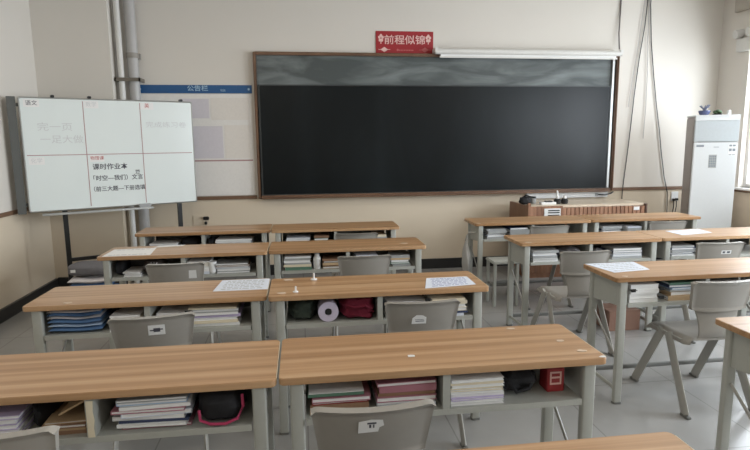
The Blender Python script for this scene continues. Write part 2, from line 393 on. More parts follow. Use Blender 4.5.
# pipes left of it
def pipe(x, r, m, label, gap=.03):
    t = thing('wall_pipe', label, 'pipe', (x, YF-r-gap, 0))
    MB().tube([(0, 0, 0), (0, 0, ZC)], r, n=16).obj('tube', m, t); return t
p1 = pipe(-1.915, .031, PVCW, 'thin white wall pipe beside the corner column', .115)
p2 = pipe(-1.80, .058, PVCG, 'thick grey wall pipe right of the thin white pipe')
mb = MB().tube([(0, 0, 2.53), (0, 0, 2.585)], .066, n=16); mb.box(-.07, .07, .03, .085, 2.53, 2.585)
mb.obj('clamp', mat('dull_clamp', (.30, .28, .25), .5), p2)
mb = MB().box(-.175, .09, -.106, -.092, 2.275, 2.312); mb.box(-.175, -.16, -.106, .085, 2.275, 2.312); mb.box(.075, .09, -.106, .085, 2.275, 2.312)
mb.obj('bracket', mat('dark_bracket', (.17, .15, .12), .5), p2)
# low wall socket with a black plug
t = thing('wall_socket', 'low pale wall socket with a black plug left of the blackboard', 'socket', (-1.14, YF, .70))
MB().box(-.13, .06, -.010, -.001, -.06, .06).obj('plate', BEIGEW, t, bev=.003)
mb = MB().box(-.01, .055, -.045, -.011, .0, .04); mb.box(.0, .03, -.04, -.011, -.055, -.02)
mb.obj('plug', BLACKP, t, bev=.006)

# ------------------------------------------------------------------ mobile whiteboard
ang = math.atan2(.70, 1.41)
t = thing('whiteboard', 'mobile whiteboard ruled into six cells with black handwriting in the lower middle', 'whiteboard', (-1.885, 6.05, 0), ang)
HW, Z0, Z1 = .795, .955, 2.035
def rrect(x0, x1, z0, z1, r, n=5):
    p = []
    for cx, cz, a in ((x1-r, z1-r, 0), (x0+r, z1-r, PI/2), (x0+r, z0+r, PI), (x1-r, z0+r, 1.5*PI)):
        p += [(cx+r*math.cos(a+k*PI/2/n), cz+r*math.sin(a+k*PI/2/n)) for k in range(n+1)]
    return p
MB().prism_y(rrect(-HW, HW, Z0, Z1, .03), -.02, .02).obj('panel', WBM, t)
mb = MB()
for (a, b) in (((-HW, 0, Z0), (HW, 0, Z0)), ((-HW, 0, Z1), (HW, 0, Z1)), ((-HW, 0, Z0), (-HW, 0, Z1)), ((HW, 0, Z0), (HW, 0, Z1))):
    mb.tube([a, b], .024, .011, n=8, side=(0, 1, 0))
mb.obj('frame', ALU, t)
mb = MB()
for u in (-.265, .265): mb.box(u-.0035, u+.0035, -.0215, -.0195, Z0+.02, Z1-.02)
mb.box(-HW+.02, HW-.02, -.0215, -.0195, 1.491, 1.498)
mb.obj('cell_grid', GRIDR, t)
MB().box(-.70, .32, -.10, -.022, Z0-.04, Z0-.022).obj('tray', ALU, t, bev=.003)
for u in (-.50, .62):
    mb = MB().box(u-.022, u+.022, .015, .055, .09, Z0+.35); mb.box(u-.026, u+.026, -.26, .30, .055, .095)
    for y in (-.23, .27): mb.tube([(u-.012, y, .03), (u+.012, y, .03)], .03, n=12)
    mb.obj('stand_leg', BLACKP, t, bev=.003)
MB().box(-.478, .598, .02, .05, .42, .455).obj('crossbar', BLACKP, t)
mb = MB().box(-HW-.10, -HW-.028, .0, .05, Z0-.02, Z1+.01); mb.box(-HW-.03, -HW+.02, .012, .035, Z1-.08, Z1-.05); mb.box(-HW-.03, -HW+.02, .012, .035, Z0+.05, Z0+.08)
mb.obj('shadow_strip', SHADOWG, t)  # dark slab added in place of the board's shadow on the left wall
for u in (-.52, -.20, .69): MB().box(u-.016, u+.016, -.03, .03, Z1+.008, Z1+.032).obj('hook', BLACKP, t, bev=.004)
def wb(txt, size, m, u, z, off=0, sx=1.0, rot=0): lettering(txt, size, m, t, (u, -.0212, z), (PI/2, rot, 0), off, 'handwriting', sx)
for u, z, tx, m in ((-.70, 1.985, '语文', INK), (-.19, 1.985, '数学', INKF), (.335, 1.985, '英', INKR), (-.70, 1.44, '化学', INKF), (-.175, 1.455, '物理课', INKR)):
    q = MB().box(u-.065, u+.065, -.0208, -.0201, z-.035, z+.035); q.obj('cell_label', PAPER, t)
    wb(tx, .05 if len(tx) < 3 else .042, m, u, z)
wb('完一页', .085, INKF, -.52, 1.76, 0, 1.2); wb('一足大做', .085, INKF, -.47, 1.64, 0, 1.1)
wb('完成练习卷', .065, INKF, .52, 1.79, 0, 1.3)
wb('课时作业本', .066, INK, -.06, 1.365, .0008, 1.0)
wb('「时空—我们）文言', .058, INK, -.005, 1.25, .0006, .98); wb('篇', .05, INK, .20, 1.30, .0006)
wb('（前三大题—下册选填', .055, INK, .0, 1.14, .0006, .96)
# eraser and marker on the tray
Rz = Matrix.Rotation(ang, 3, 'Z')
def on_board(u, v, z): return tuple(Vector((-1.885, 6.05, 0))+Rz @ Vector((u, v, z)))
tag(MB().box(-.06, .06, -.022, .022, 0, .035).obj('board_eraser', GREYC, None, .006, on_board(.24, -.06, Z0-.0215), (0, 0, ang)), 'grey eraser at the right end of the whiteboard tray', 'eraser')

# ------------------------------------------------------------------ right hand front corner
AX, AY, AR = 4.83, 5.95, math.radians(-21)
t = thing('air_conditioner', 'tall white floor-standing air conditioner in the right front corner', 'air conditioner', (AX, AY, 0), AR)
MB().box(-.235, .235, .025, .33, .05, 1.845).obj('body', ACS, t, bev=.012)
MB().box(-.22, .22, .03, .32, 0, .055).obj('base', ACG, t)
MB().box(-.235, .235, -.002, .024, 1.555, 1.80).obj('air_outlet_panel', ACG, t, bev=.006)
MB().box(-.235, .235, -.004, .024, .06, 1.548).obj('front_panel', ACW, t, bev=.008)
MB().box(-.24, .24, -.008, .335, 1.845, 1.865).obj('top_cap', ACW, t, bev=.006)
MB().box(-.236, .236, -.006, .03, 1.80, 1.845).obj('top_trim', ACW, t, bev=.005)
for x0, x1, z0, z1 in ((-.205, -.125, 1.495, 1.52), (-.02, .035, 1.49, 1.496)): MB().box(x0, x1, -.0055, -.0041, z0, z1).obj('logo_print', MARKG, t)
MB().box(.135, .215, -.0055, -.0041, 1.395, 1.525).obj('energy_label', PAPER, t)
for z0, z1 in ((1.50, 1.52), (1.445, 1.475), (1.40, 1.408)):
    for x0, x1 in ((.142, .17), (.178, .208)): MB().box(x0, x1, -.0062, -.0056, z0, z1).obj('label_print', MARKG, t)
MB().box(-.065, .02, -.0055, -.0041, 1.25, 1.405).obj('display_sticker', mat('sticker_grey', (.42, .43, .42), .5), t)
mb = MB()
for i in range(4):
    for j in range(5): mb.box(-.057+i*.019, -.044+i*.019, -.0064, -.0056, 1.262+j*.028, 1.282+j*.028)
mb.obj('sticker_grid', MARKG, t)
Ra = Matrix.Rotation(AR, 3, 'Z')
def on_ac(u, v, z=1.8655): return tuple(Vector((AX, AY, 0))+Ra @ Vector((u, v, z)))
t = thing('flower_pot', 'small blue glazed pot with sprigs on top of the air conditioner', 'pot', on_ac(-.11, .12))
MB().lathe([(.035, 0), (.05, .01), (.065, .045), (.06, .055), (.05, .05)]).obj('pot', POTB, t)
mb = MB()
for k in range(9):
    a = k*2.4; mb.tube([(0, 0, .04), (.02*math.cos(a), .02*math.sin(a), .08), (.055*math.cos(a), .05*math.sin(a), .10+.01*(k % 3))], .007, n=5)
mb.obj('sprig', mat('bluish_leaf', (.20, .22, .30), .6), t)
t = thing('dark_plant', 'low dark green plant in a saucer in the middle of the air conditioner top', 'plant', on_ac(.03, .12))
MB().lathe([(.04, 0), (.055, .012), (.05, .015)]).obj('saucer', BLACKP, t)
mb = MB()
for k in range(10):
    a = k*2.4; mb.blob((.03*math.cos(a), .025*math.sin(a), .03+.006*(k % 4)), (.022, .02, .016), nu=8, nv=6)
mb.obj('foliage', LEAF, t)
tag(MB().lathe([(.018, 0), (.022, .008), (.02, .05), (.012, .06)]).obj('white_cup', PLATE, loc=on_ac(.15, .12)), 'small white cup at the right of the air conditioner top', 'cup')
t = thing('emergency_light', 'twin headed white emergency light on the wall above the air conditioner', 'emergency light', (XR, 6.24, 2.735))
MB().box(-.07, -.001, -.15, .13, -.10, .05).obj('housing', PVCW, t, bev=.01)
for y in (.10, -.10):
    mb = MB().tube([(-.035, y, .05), (-.035, y, .09)], .012); mb.tube([(-.01, y, .12), (-.05, y+.01, .115), (-.10, y+.02, .105)], .052, n=16)
    mb.obj('lamp_head', PVCW, t)
t = thing('junction_box', 'small beige box high on the right wall at the frame edge', 'box', (XR, 6.30, 3.17))
MB().box(-.05, -.001, -.22, .16, -.05, .10).obj('housing', mat('beige_box', (.42, .38, .32), .5), t, bev=.005)
MB().box(-.054, -.0505, -.20, .14, -.03, .08).obj('cover', mat('beige_lid', (.46, .42, .36), .5), t)
# cables hanging on the front wall
def cable(label, pts, r=.006, m=None):
    tag(MB().tube([(x, YF-.016, z) for x, z in pts], r, n=6).obj('cable', m or BLACKP), label, 'cable', 'cables hanging right of the blackboard')
cable('left black cable bowing out from the bundle right of the blackboard', [(4.345, ZC), (4.335, 3.25), (4.32, 3.0), (4.27, 2.6), (4.235, 2.2), (4.21, 1.8), (4.19, 1.5), (4.165, 1.2), (4.145, .95), (4.14, .60)])
cable('short middle cable hanging straight down from the bundle', [(4.365, ZC), (4.365, 3.2), (4.37, 2.8), (4.395, 2.4), (4.40, 2.0), (4.39, 1.6)], .004, PVCG)
cable('right black cable of the bundle running down to the wall socket', [(4.385, ZC), (4.38, 3.25), (4.42, 2.8), (4.48, 2.4), (4.55, 2.0), (4.61, 1.7), (4.66, 1.4), (4.72, 1.1), (4.78, .90), (4.80, .55)])
cable('pale grey line modelling a cable shadow left of the black bundle', [(4.31, ZC), (4.29, 3.2), (4.24, 2.7), (4.19, 2.3), (4.16, 2.0)], .004, PVCG)  # thin grey tube built in place of a cable's shadow on the wall
t = thing('wall_socket', 'white wall socket with black plugs beside the air conditioner', 'socket', (4.89, YF, .83))
MB().box(-.045, .055, -.014, -.001, -.05, .075).obj('plate', PLATE, t, bev=.004)
mb = MB().box(-.03, -.005, -.05, -.0145, -.045, -.015); mb.box(.01, .032, -.05, -.0145, -.04, -.01)
for x in (-.018, .02): mb.tube([(x, -.03, -.045), (x+.004, -.03, -.12), (x-.01, -.02, -.25)], .006, n=6)
mb.obj('plug', BLACKP, t)
t = thing('power_strip', 'long white power strip on the wall under the right end of the blackboard', 'power strip', (3.45, YF, .895))
MB().box(-.62, .48, -.045, -.001, -.034, .034).obj('body', PLATE, t, bev=.006)
mb = MB().box(.30, .345, -.05, -.0455, -.02, .02); mb.obj('socket_face', GREYC, t, bev=.003)
MB().tube([(.345, -.058, 0), (.43, -.06, -.006), (.52, -.045, .01), (.56, -.025, .03)], .009).obj('cord', BLACKP, t)

# teacher's podium
PX0, PX1, PY, PH = 2.57, 4.045, 6.0, .845
t = thing('podium', "reddish wooden teacher's podium with a slatted front below the blackboard", 'podium', (PX0, PY, 0))
w = PX1-PX0; lw = .42
mb = MB(); n = 20
for k in range(n): mb.box(lw+.005+k*(w-lw-.03)/n, lw+(k+1)*(w-lw-.03)/n-.004, -.002, .016, .06, PH-.03)
mb.box(lw, w-.02, .016, .03, .06, PH-.03)
mb.obj('slatted_front', PODW, t)
mb = MB(); n = 9
for k in range(n): mb.box(.03+k*(lw-.03)/n, .03+(k+1)*(lw-.03)/n-.003, -.012, .016, .06, PH-.005)
mb.box(.03, lw, .016, .03, .06, PH-.01)
mb.obj('lectern_front', PODW, t)
MB().prism_x([(-.015, 0), (.56, 0), (.56, PH+.0), (.06, PH+.0), (.0, PH+.035), (-.015, PH+.02)], 0, .03).obj('side_panel', PODW, t)
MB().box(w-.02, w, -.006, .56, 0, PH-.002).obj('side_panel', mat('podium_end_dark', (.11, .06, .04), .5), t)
MB().box(.03, w-.02, .53, .55, .06, PH-.03).obj('rear_panel', PODW, t)
MB().box(.03, w-.02, .0, .55, 0, .06).obj('plinth', PODW, t)
MB().box(.03, w, .03, .56, PH-.028, PH).obj('countertop', CTOP, t, bev=.003)
mb = MB().box(.19, .39, -.021, -.0125, PH-.135, PH-.03)
q = mb.obj('control_panel', PLATE, t, bev=.003)
mb = MB()
for z in (.115, .085, .06): mb.box(.235, .375, -.0235, -.0212, PH-z, PH-z+.013)
mb.obj('vent_slots', BLACKP, q)
MB().box(w-.17, w-.10, -.0045, -.0022, PH-.075, PH-.035).obj('name_card', PAPER, t)
def on_pod(x, y): return (PX0+x, PY+y, PH+.0005)
t = thing('black_pouch', 'crumpled black pouch on the left end of the podium', 'pouch', on_pod(.05, .20))
MB().blob((0, 0, .045), (.07, .05, .045), .8, fn=lambda d: 1+.14*math.sin(7*d.x+5*d.z)*math.cos(6*d.y)).obj('bag', BLACK, t)
MB().tube([(-.03, 0, .08), (.0, -.02, .11), (.05, -.01, .09), (.12, -.015, .075)], .009).obj('strap', BLACK, t)
tag(MB().lathe([(.03, 0), (.033, .005), (.036, .085), (.03, .085), (.028, .01)]).obj('grey_cup', GREYC, loc=on_pod(.17, .25)), 'grey cup standing on the podium behind the black pouch', 'cup')
t = thing('chalk_box', 'flat pale chalk box on the middle of the podium', 'box', on_pod(.30, .14))
MB().box(-.09, .09, -.04, .04, 0, .028).obj('box', PAPER, t, bev=.003); MB().box(-.03, .05, -.03, .03, .0285, .04).obj('lid', BLACKP, t, bev=.003)
for dx, s in ((.43, 'left'), (.52, 'right')):
    t = thing('ink_jar', 'small black and white jar, the %s one of the pair on the podium' % s, 'jar', on_pod(dx, .16), 0, 'pair of small jars on the podium')
    MB().lathe([(.03, 0), (.04, .01), (.042, .05), (.026, .062)]).obj('jar', BLACKP, t); MB().lathe([(.02, .062), (.022, .066), (.02, .09), (.012, .098)], n=14).obj('lid', PLATE, t)
tag(MB().lathe([(.012, 0), (.014, .005), (.013, .13), (.005, .15)], n=10).obj('spray_bottle', PLATE, loc=on_pod(.475, .26)), 'slim white bottle standing behind the two small jars on the podium', 'bottle')

# ------------------------------------------------------------------ desks
T = .79; DW, DD = 1.213, .40
def rpoly(x0, x1, y0, y1, r, n=3):
    p = []
    for cx, cy, a in ((x1-r, y1-r, 0), (x0+r, y1-r, PI/2), (x0+r, y0+r, PI), (x1-r, y0+r, 1.5*PI)):
        p += [(cx+r*math.cos(a+k*PI/2/n), cy+r*math.sin(a+k*PI/2/n)) for k in range(n+1)]
    return p
SB = .628                # top of the book shelf bottom
def make_desk(label):
    t = thing('school_desk', label, 'desk', (0, 0, 0), 0, 'double school desks')
    MB().prism(rpoly(.002, DW-.002, 0, DD, .020), T-.026, T).obj('tabletop', WOOD, t, bev=.002)
    MB().box(DW-.0019, DW-.0004, .022, DD-.022, T-.025, T-.0005).obj('edge_band', CREAM, t)
    mb = MB().box(.092, DW-.092, .018, .385, SB-.010, SB); mb.box(.092, DW-.092, .012, .018, SB-.022, SB); mb.box(.092, DW-.092, .018, .024, SB-.022, SB-.01)
    mb.obj('shelf_bottom', STEEL, t)
    MB().box(.092, DW-.092, .375, .385, SB, T-.027).obj('back_panel', STEELD, t)  # darker steel here imitates the deep shade inside the shelf
    MB().box(.585, .613, .014, .374, SB, T-.027).obj('divider', STEEL, t)
    for x in (.062, DW-.062):
        MB().prism_x([(.03, .61), (.37, .575), (.37, T-.027), (.03, T-.027)], x-.008, x+.008).obj('side_panel', STEEL, t)
        for y in (.032, .352):
            lg = MB().prism(rpoly(x-.024, x+.024, y-.016, y+.016, .007), 0.012, T-.027).obj('leg', STEEL, t)
            MB().prism(rpoly(x-.027, x+.027, y-.02, y+.02, .012), 0, .0119).obj('foot_cap', STEELD, lg)
        MB().tube([(x, .05, .085), (x, .335, .085)], .014, .009, n=8, side=(0, 0, 1)).obj('side_stretcher', STEEL, t)
        MB().tube([(x, .335, .50), (x, .05, .27)], .009, .006, n=8).obj('brace', CLEG, t)
    MB().tube([(.086, .352, .085), (DW-.086, .352, .085)], .016, .010, n=8, side=(0, 0, 1)).obj('foot_rail', STEELD, t)
    return t
DESK = {
 'L1': (-1.315, 1.818, 'nearest left desk with pale tape on its divider and a pink trimmed bag inside'),
 'R1': (-.097, 1.825, 'nearest centre desk with a white paper stack and a taped right corner'),
 'L2': (-1.409, 2.889, 'second-row left desk with blue clothes stuffed in its left bay'),
 'R2': (-.190, 2.868, 'second-row centre desk with a paper roll and maroon bag inside'),
 'L3': (-1.476, 4.125, 'third-row left desk with a white sheet on its left corner'),
 'R3': (-.256, 4.135, 'third-row centre desk with greenish books stacked in its left bay'),
 'L4': (-1.504, 5.160, 'farthest left desk in front of the grey pipe and whiteboard'),
 'R4': (-.287, 5.130, 'farthest centre desk standing closest to the blackboard'),
 'A': (1.808, 2.925, 'right-block desk with a white sheet across its left corner'),
 'B1': (1.704, 4.089, 'right-block second-row desk left of the seam, in front of the stool'),
 'B2': (2.921, 4.095, 'right-block second-row desk with a white sheet in its middle'),
 'C1': (1.682, 5.169, 'farthest right-block desk with a grey bag hung on its left end'),
 'C2': (2.905, 5.182, 'farthest right-block desk standing next to the air conditioner'),
 'Y': (1.830, 1.785, 'desk cut off by the right frame edge'),
 'Z': (-.215, .912, 'desk cut off by the bottom frame edge'),
}
first = None
for k, (x, y, lb) in DESK.items():
    if first is None: first = make_desk(lb); first.location = (x, y, 0)
    else: dup(first, (x, y, 0), 0, lb, 'double school desks')

# ------------------------------------------------------------------ chairs (local: +y is the way the sitter faces)
def make_chair(label):
    t = thing('school_chair', label, 'chair', (0, 0, 0), 0, 'grey plastic school chairs')
    def back(u, v, sd):
        a = 2*u-1; ease = 1-abs(a)**9*.0
        w = .168+.026*v
        cut = 0
        if v > .85: cut = .012*(max(0, abs(a)-.88)/.12)**2*((v-.85)/.15)
        if v < .2: cut = -.007*max(0, abs(a)-.75)/.25*((.2-v)/.2)
        z = .608+.182*v-cut
        y = -.200-.040*v+.036*abs(a)**2.0
        th = .006+.012*(max(0, v-.93)/.07)**.5+.006*(max(0, abs(a)-.93)/.07)**.5
        th += .008*(max(0, .1-v)/.1)**.5
        return (a*w, y+(th if sd else -th), z)
    MB().sheet(back, 28, 20).obj('backrest', PLAST, t, ang=60)
    def seat(u, v, sd):
        a = 2*u-1; b = 2*v-1
        w = .207+.008*b; y = b*.19
        z = .448-.010*(1-a*a)*(1-.4*b*b)
        if b > .6: z -= .030*((b-.6)/.4)**2
        if abs(a) > .85: z -= .028*((abs(a)-.85)/.15)
        if abs(b) > .9 and abs(a) > .8: w -= .03*((abs(b)-.9)/.1)*((abs(a)-.8)/.2)
        return (a*w, y, z-(.012 if sd else 0))
    MB().sheet(seat, 20, 20).obj('seat', PLAST, t, ang=60)
    for s in (-1, 1):
        for q in (1, -1):
            lg = MB().tube([(s*.198, q*.03, .432), (s*.215, q*.255, 0.01)], .034, .011, n=12, side=(0, 1, q*.45)).obj('leg', CLEG, t, ang=50)
            MB().box(s*.2155-.014, s*.2155+.014, q*.257-.036, q*.257+.036, 0, .014).obj('foot_cap', STEELD, lg, bev=.004)
        MB().box(s*.19-.012, s*.19+.012, -.15, .15, .418, .431).obj('seat_rail', CLEG, t)
    MB().box(-.19, .19, .10, .125, .415, .428).obj('cross_rail', CLEG, t)
    prof = [(-.150, .428), (-.185, .434), (-.203, .460), (-.206, .52), (-.203, .58), (-.198, .635)]
    def neck(u, v, sd):
        k = min(len(prof)-2, int(v*(len(prof)-1))); f = v*(len(prof)-1)-k
        y = prof[k][0]*(1-f)+prof[k+1][0]*f; z = prof[k][1]*(1-f)+prof[k+1][1]*f; a = 2*u-1
        return (a*(.145-.030*math.sin(PI*v)), y+.014*v+.030*abs(a)**2*v+(.006 if sd else -.004), z-(.004 if sd else -.004)*(1-v))
    MB().sheet(neck, 16, 10).obj('back_support', PLAST, t, ang=60)
    return t
CH = {
 'R1': (.203, 1.80, 0, 'grey chair with a torn white sticker at the nearest centre desk'),
 'L1': (-.915, 1.80, 1, 'grey chair cut off at the lower left corner of the frame'),
 'R2': (.600, 2.875, -1, 'grey chair with a round-topped sticker at the second-row centre desk'),
 'L2': (-.742, 2.85, 7, 'grey chair with a black-marked sticker at the second-row left desk'),
 'L3': (-.870, 4.035, 2, 'grey chair with a pale corner sticker at the third-row left desk'),
 'R3': (.436, 4.055, 0, 'pale grey chair pushed in at the third-row centre desk'),
 'R4': (.478, 5.040, 0, 'small grey chair back at the farthest centre desk'),
 'A': (2.385, 2.985, -1, 'grey chair with its legs in full view at the taped-sheet desk on the right'),
 'B1': (2.055, 3.93, -1, 'grey chair half hidden behind the white sheet of the right-block front desk'),
 'B2': (3.255, 4.06, -3, 'grey chair tucked under the right-block desk with a sheet in its middle'),
 'C1': (2.330, 5.120, 0, 'grey chair below the control panel of the podium at the farthest right-block desk'),
 'C2': (3.590, 5.170, -2, 'grey chair nearest the air conditioner at the farthest right-block desk'),
}
chairs = {}; c0 = None
for k, (x, y, r, lb) in CH.items():
    if c0 is None: c0 = make_chair(lb); c0.location = (x, y, 0); c0.rotation_euler = (0, 0, math.radians(r)); chairs[k] = c0
    else: chairs[k] = dup(c0, (x, y, 0), math.radians(r), lb, 'grey plastic school chairs')
# stickers on chair backs (rear face)
def sticker(ch, u, z, w, h, mark=None, poly=None):
    v = (z-.608)/.182; a = u/(.168+.026*v); y = -.200-.040*v+.036*abs(a)**2.0-.0065
    tilt = math.atan2(.040, .182)
    q = MB(); P = poly or [(-w/2, -h/2), (w/2, -h/2), (w/2, h/2), (-w/2, h/2)]
    q.prism([(a_, b_) for a_, b_ in P], 0, .0012)
    o = q.obj('sticker', STICK, chairs[ch], loc=(u, y-.0008, z), rot=(PI/2+tilt, 0, 0)); o['label'] = 'white paper sticker'
    if mark:
        m = MB()
        for x0, x1, z0, z1 in mark: m.prism([(x0, z0), (x1, z0), (x1, z1), (x0, z1)], .0012, .0018)
        m.obj('sticker_print', INK, o)
sticker('R1', -.012, .735, .078, .045, [(-.012, .016, .008, .014), (-.006, .0, -.006, .006), (.006, .010, -.006, .006)], [(-.04, -.024), (.022, -.022), (.026, -.006), (.04, 0), (.036, .02), (.0, .024), (-.038, .018)])
sticker('L2', .02, .725, .075, .052, [(-.014, .016, -.010, .010), (-.03, -.014, -.004, .002), (.016, .028, .0, .006)])
sticker('R2', -.02, .70, .07, .05, [(-.02, .025, -.012, -.008), (-.022, .022, -.002, .0)], [(-.04, -.025), (.035, -.025), (.036, .01), (.015, .022), (-.015, .024), (-.036, .008)])
sticker('L3', .10, .71, .075, .06)
sticker('B2', .03, .715, .08, .03, [(-.03, -.01, -.008, .008), (.005, .03, -.008, .008)])

# stool in front of the farthest right-block desk
t = thing('stool', 'plain grey stool under the left end of the farthest right-block desk', 'stool', (1.935, 5.08, 0))
MB().box(-.135, .135, -.12, .12, .42, .448).obj('seat', STEEL, t, bev=.008)
for sx in (-1, 1):
    for sy in (-1, 1): MB().box(sx*.112-.014, sx*.112+.014, sy*.098-.014, sy*.098+.014, 0, .42).obj('leg', STEEL, t, bev=.003)
for z, y in ((.25, -.098), (.16, .098)): MB().box(-.098, .098, y-.008, y+.008, z-.01, z+.01).obj('stretcher', STEELD, t)
for sx in (-1, 1): MB().box(sx*.112-.007, sx*.112+.007, -.084, .084, .19, .21).obj('stretcher', STEELD, t)
# bag hung on the left end of that desk
t = thing('hanging_bag', 'drooping grey plastic bag hung on the left end of the farthest right-block desk', 'bag', (1.635, 5.31, .225))
def bagf(u, v, sd): 
    a = 2*PI*u; r = (math.sin(PI*min(1, v*.93+.06))**.7)*(1+.10*math.sin(5*a+9*v))
    return (.036*r*math.cos(a), .085*r*math.sin(a),   .375*v) if not sd else (.030*r*math.cos(a), .078*r*math.sin(a), .375*v)
MB().sheet(bagf, 22, 14).obj('sack', BAGM, t, ang=70)
MB().tube([(.0, -.03, .365), (.01, -.012, .43), (.03, 0, .46)], .006).obj('handle', BAGM, t); MB().tube([(.0, .03, .365), (.01, .012, .43), (.03, 0, .46)], .006).obj('handle', BAGM, t)

MB().box(.02, .1008, -.006, .006, .452, .464).obj('hook', PVCW, t)

# ------------------------------------------------------------------ books and papers
ORD = ['lowest', 'second up', 'third up', 'fourth up', 'fifth up', 'sixth up', 'seventh up', 'eighth up', 'ninth up']
CN = {PAPER: 'white', CREAM: 'cream', PALEB: 'pale blue', LILAC: 'lilac', PINK: 'pink', RED: 'red', BROWN: 'brown', KRAFT: 'tan', GREEN: 'dark green', GREYC: 'grey', NAVY: 'navy', BLACKP: 'black', PAPERB: 'bluish white'}
cache = {}
def book_mesh(w, d, h, cover, spine):
    key = (round(w, 3), round(d, 3), round(h, 4), cover.name, spine)
    if key in cache: return cache[key]
    c = min(.0018, h*.2); mb = MB()
    mb.box(-w/2, w/2, -d/2, d/2, 0, c, 0); mb.box(-w/2, w/2, -d/2, d/2, h-c, h, 0)
    if spine: mb.box(-w/2, w/2, -d/2, -d/2+.002, c, h-c, 0); mb.box(-w/2+.004, w/2-.004, -d/2+.002, d/2-.005, c, h-c, 1)
    else: mb.box(-w/2, -w/2+.002, -d/2, d/2, c, h-c, 0); mb.box(-w/2+.002, w/2-.004, -d/2+.004, d/2-.004, c, h-c, 1)
    cache[key] = mb.mesh('book', [cover, PAPER]); return cache[key]
rng = random.Random(3)
def stack(desk, xc, w, items, where, d=.20, y=.135, z=SB, kind='book', jit=.008, rot=2.5):
    """items: (material, thickness) from the bottom up; xc is measured from the desk's left end"""
    x0, y0, _ = DESK[desk]; zz = z+.0006; n = len(items)
    for i, (m, h) in enumerate(items):
        ww = w*(1-.05*rng.random()); dd = d*(1-.04*rng.random())
        me = book_mesh(round(ww, 2), round(dd, 2), h, m, rng.random() < .45)
        pos = 'topmost' if i == n-1 and n > 1 else ORD[i]
        lb = '%s %s, %s in %s' % (CN[m], kind, pos, where) if n > 1 else '%s %s in %s' % (CN[m], kind, where)
        o = link('book' if kind != 'paper' else 'paper_sheaf', me, None, (x0+xc+rng.uniform(-jit, jit), y0+y+rng.uniform(-jit, jit), zz), (0, 0, math.radians(rng.uniform(-rot, rot))))
        tag(o, lb, kind, 'stack: '+where); zz += h+.0005
    return zz
W_, C_, B_, L_, P_, R_, N_, K_, G_, E_, V_ = PAPER, CREAM, PALEB, LILAC, PINK, RED, BROWN, KRAFT, GREEN, GREYC, NAVY
# nearest left desk
stack('L1', .265, .20, [(L_, .016), (W_, .014), (L_, .018), (W_, .016), (L_, .014)], 'the left pile of the nearest left desk')
stack('L1', .505, .145, [(N_, .014), (K_, .010), (N_, .012), (K_, .008)], 'the brown pile of the nearest left desk', jit=.004)
stack('L1', .79, .24, [(P_, .010), (W_, .012), (V_, .008), (W_, .014), (PAPERB, .016), (P_, .012), (W_, .012), (PALEB, .012), (E_, .010)], 'the mixed pile of the nearest left desk', jit=.011)
# nearest centre desk
stack('R1', .215, .21, [(K_, .020), (N_, .018), (R_, .008), (P_, .016)], 'the brown pile in the nearest centre desk', jit=.005)
stack('R1', .46, .22, [(PAPERB, .020), (E_, .012), (P_, .018), (N_, .012), (P_, .024), (P_, .014)], 'the pink binder pile in the nearest centre desk', jit=.007)
stack('R1', .72, .205, [(W_, .012), (W_, .010), (L_, .008), (W_, .012), (W_, .010), (C_, .010), (W_, .012), (C_, .010), (W_, .012)], 'the white paper stack in the nearest centre desk', jit=.004, rot=1.5, y=.125)
# second row
stack('L2', .718, .16, [(W_, .012), (C_, .010), (W_, .012), (W_, .012), (C_, .012), (W_, .012), (W_, .010)], 'the narrow pile of the second-row left desk')
stack('L2', .935, .25, [(W_, .016), (C_, .014), (W_, .014), (L_, .016), (W_, .012), (E_, .016), (C_, .008)], 'the wide pile of the second-row left desk', jit=.012)
stack('L2', .485, .15, [(W_, .014), (E_, .012), (G_, .016), (W_, .018), (C_, .012), (W_, .010)], 'the pile behind the second-row left chair', jit=.01)
stack('R2', .748, .23, [(W_, .018), (E_, .014), (W_, .016), (B_, .018), (W_, .022)], 'the pile behind the second-row centre chair')
stack('R2', .985, .2, [(PAPERB, .016), (V_, .010), (C_, .020), (W_, .018), (C_, .018), (C_, .016)], 'the cream pile of the second-row centre desk', y=.12)
# third row
stack('L3', .70, .16, [(PAPERB, .020), (W_, .022), (W_, .018), (C_, .014), (W_, .018)], 'the tall pile of the third-row left desk')
stack('L3', .95, .25, [(E_, .014), (W_, .022), (PAPERB, .014), (N_, .010), (E_, .012)], 'the wide pile of the third-row left desk', jit=.01)
stack('L3', .235, .12, [(W_, .010), (E_, .016), (W_, .008)], 'the left pile of the third-row left desk')
stack('R3', .22, .21, [(G_, .024), (C_, .018), (E_, .012), (W_, .018), (E_, .016), (W_, .014)], 'the greenish pile of the third-row centre desk')
stack('R3', .49, .17, [(K_, .016), (N_, .012), (K_, .018), (E_, .014), (N_, .014)], 'the brown pile in the third-row centre desk')
stack('R3', .745, .18, [(W_, .02), (E_, .014), (W_, .018), (W_, .02), (PAPERB, .022)], 'the pile behind the third-row centre chair')
stack('R3', 1.015, .15, [(E_, .020), (G_, .012), (E_, .018), (KRAFT, .012), (E_, .022)], 'the grey pile of the third-row centre desk')
# fourth row
stack('L4', .24, .25, [(W_, .020), (PAPERB, .016), (W_, .014), (W_, .008)], 'the left pile of the farthest left desk', jit=.01)
stack('L4', .87, .33, [(E_, .02), (W_, .016), (PAPERB, .014), (W_, .014), (W_, .012)], 'the wide pile of the farthest left desk', jit=.01)
stack('R4', .25, .23, [(W_, .022), (E_, .018), (W_, .022), (PAPERB, .016)], 'the white pile of the farthest centre desk')
stack('R4', .47, .14, [(G_, .024), (N_, .024), (G_, .02), (N_, .024)], 'the dark pile of the farthest centre desk')
stack('R4', 1.02, .12, [(E_, .02), (W_, .02), (E_, .022), (C_, .02)], 'the small pile of the farthest centre desk')
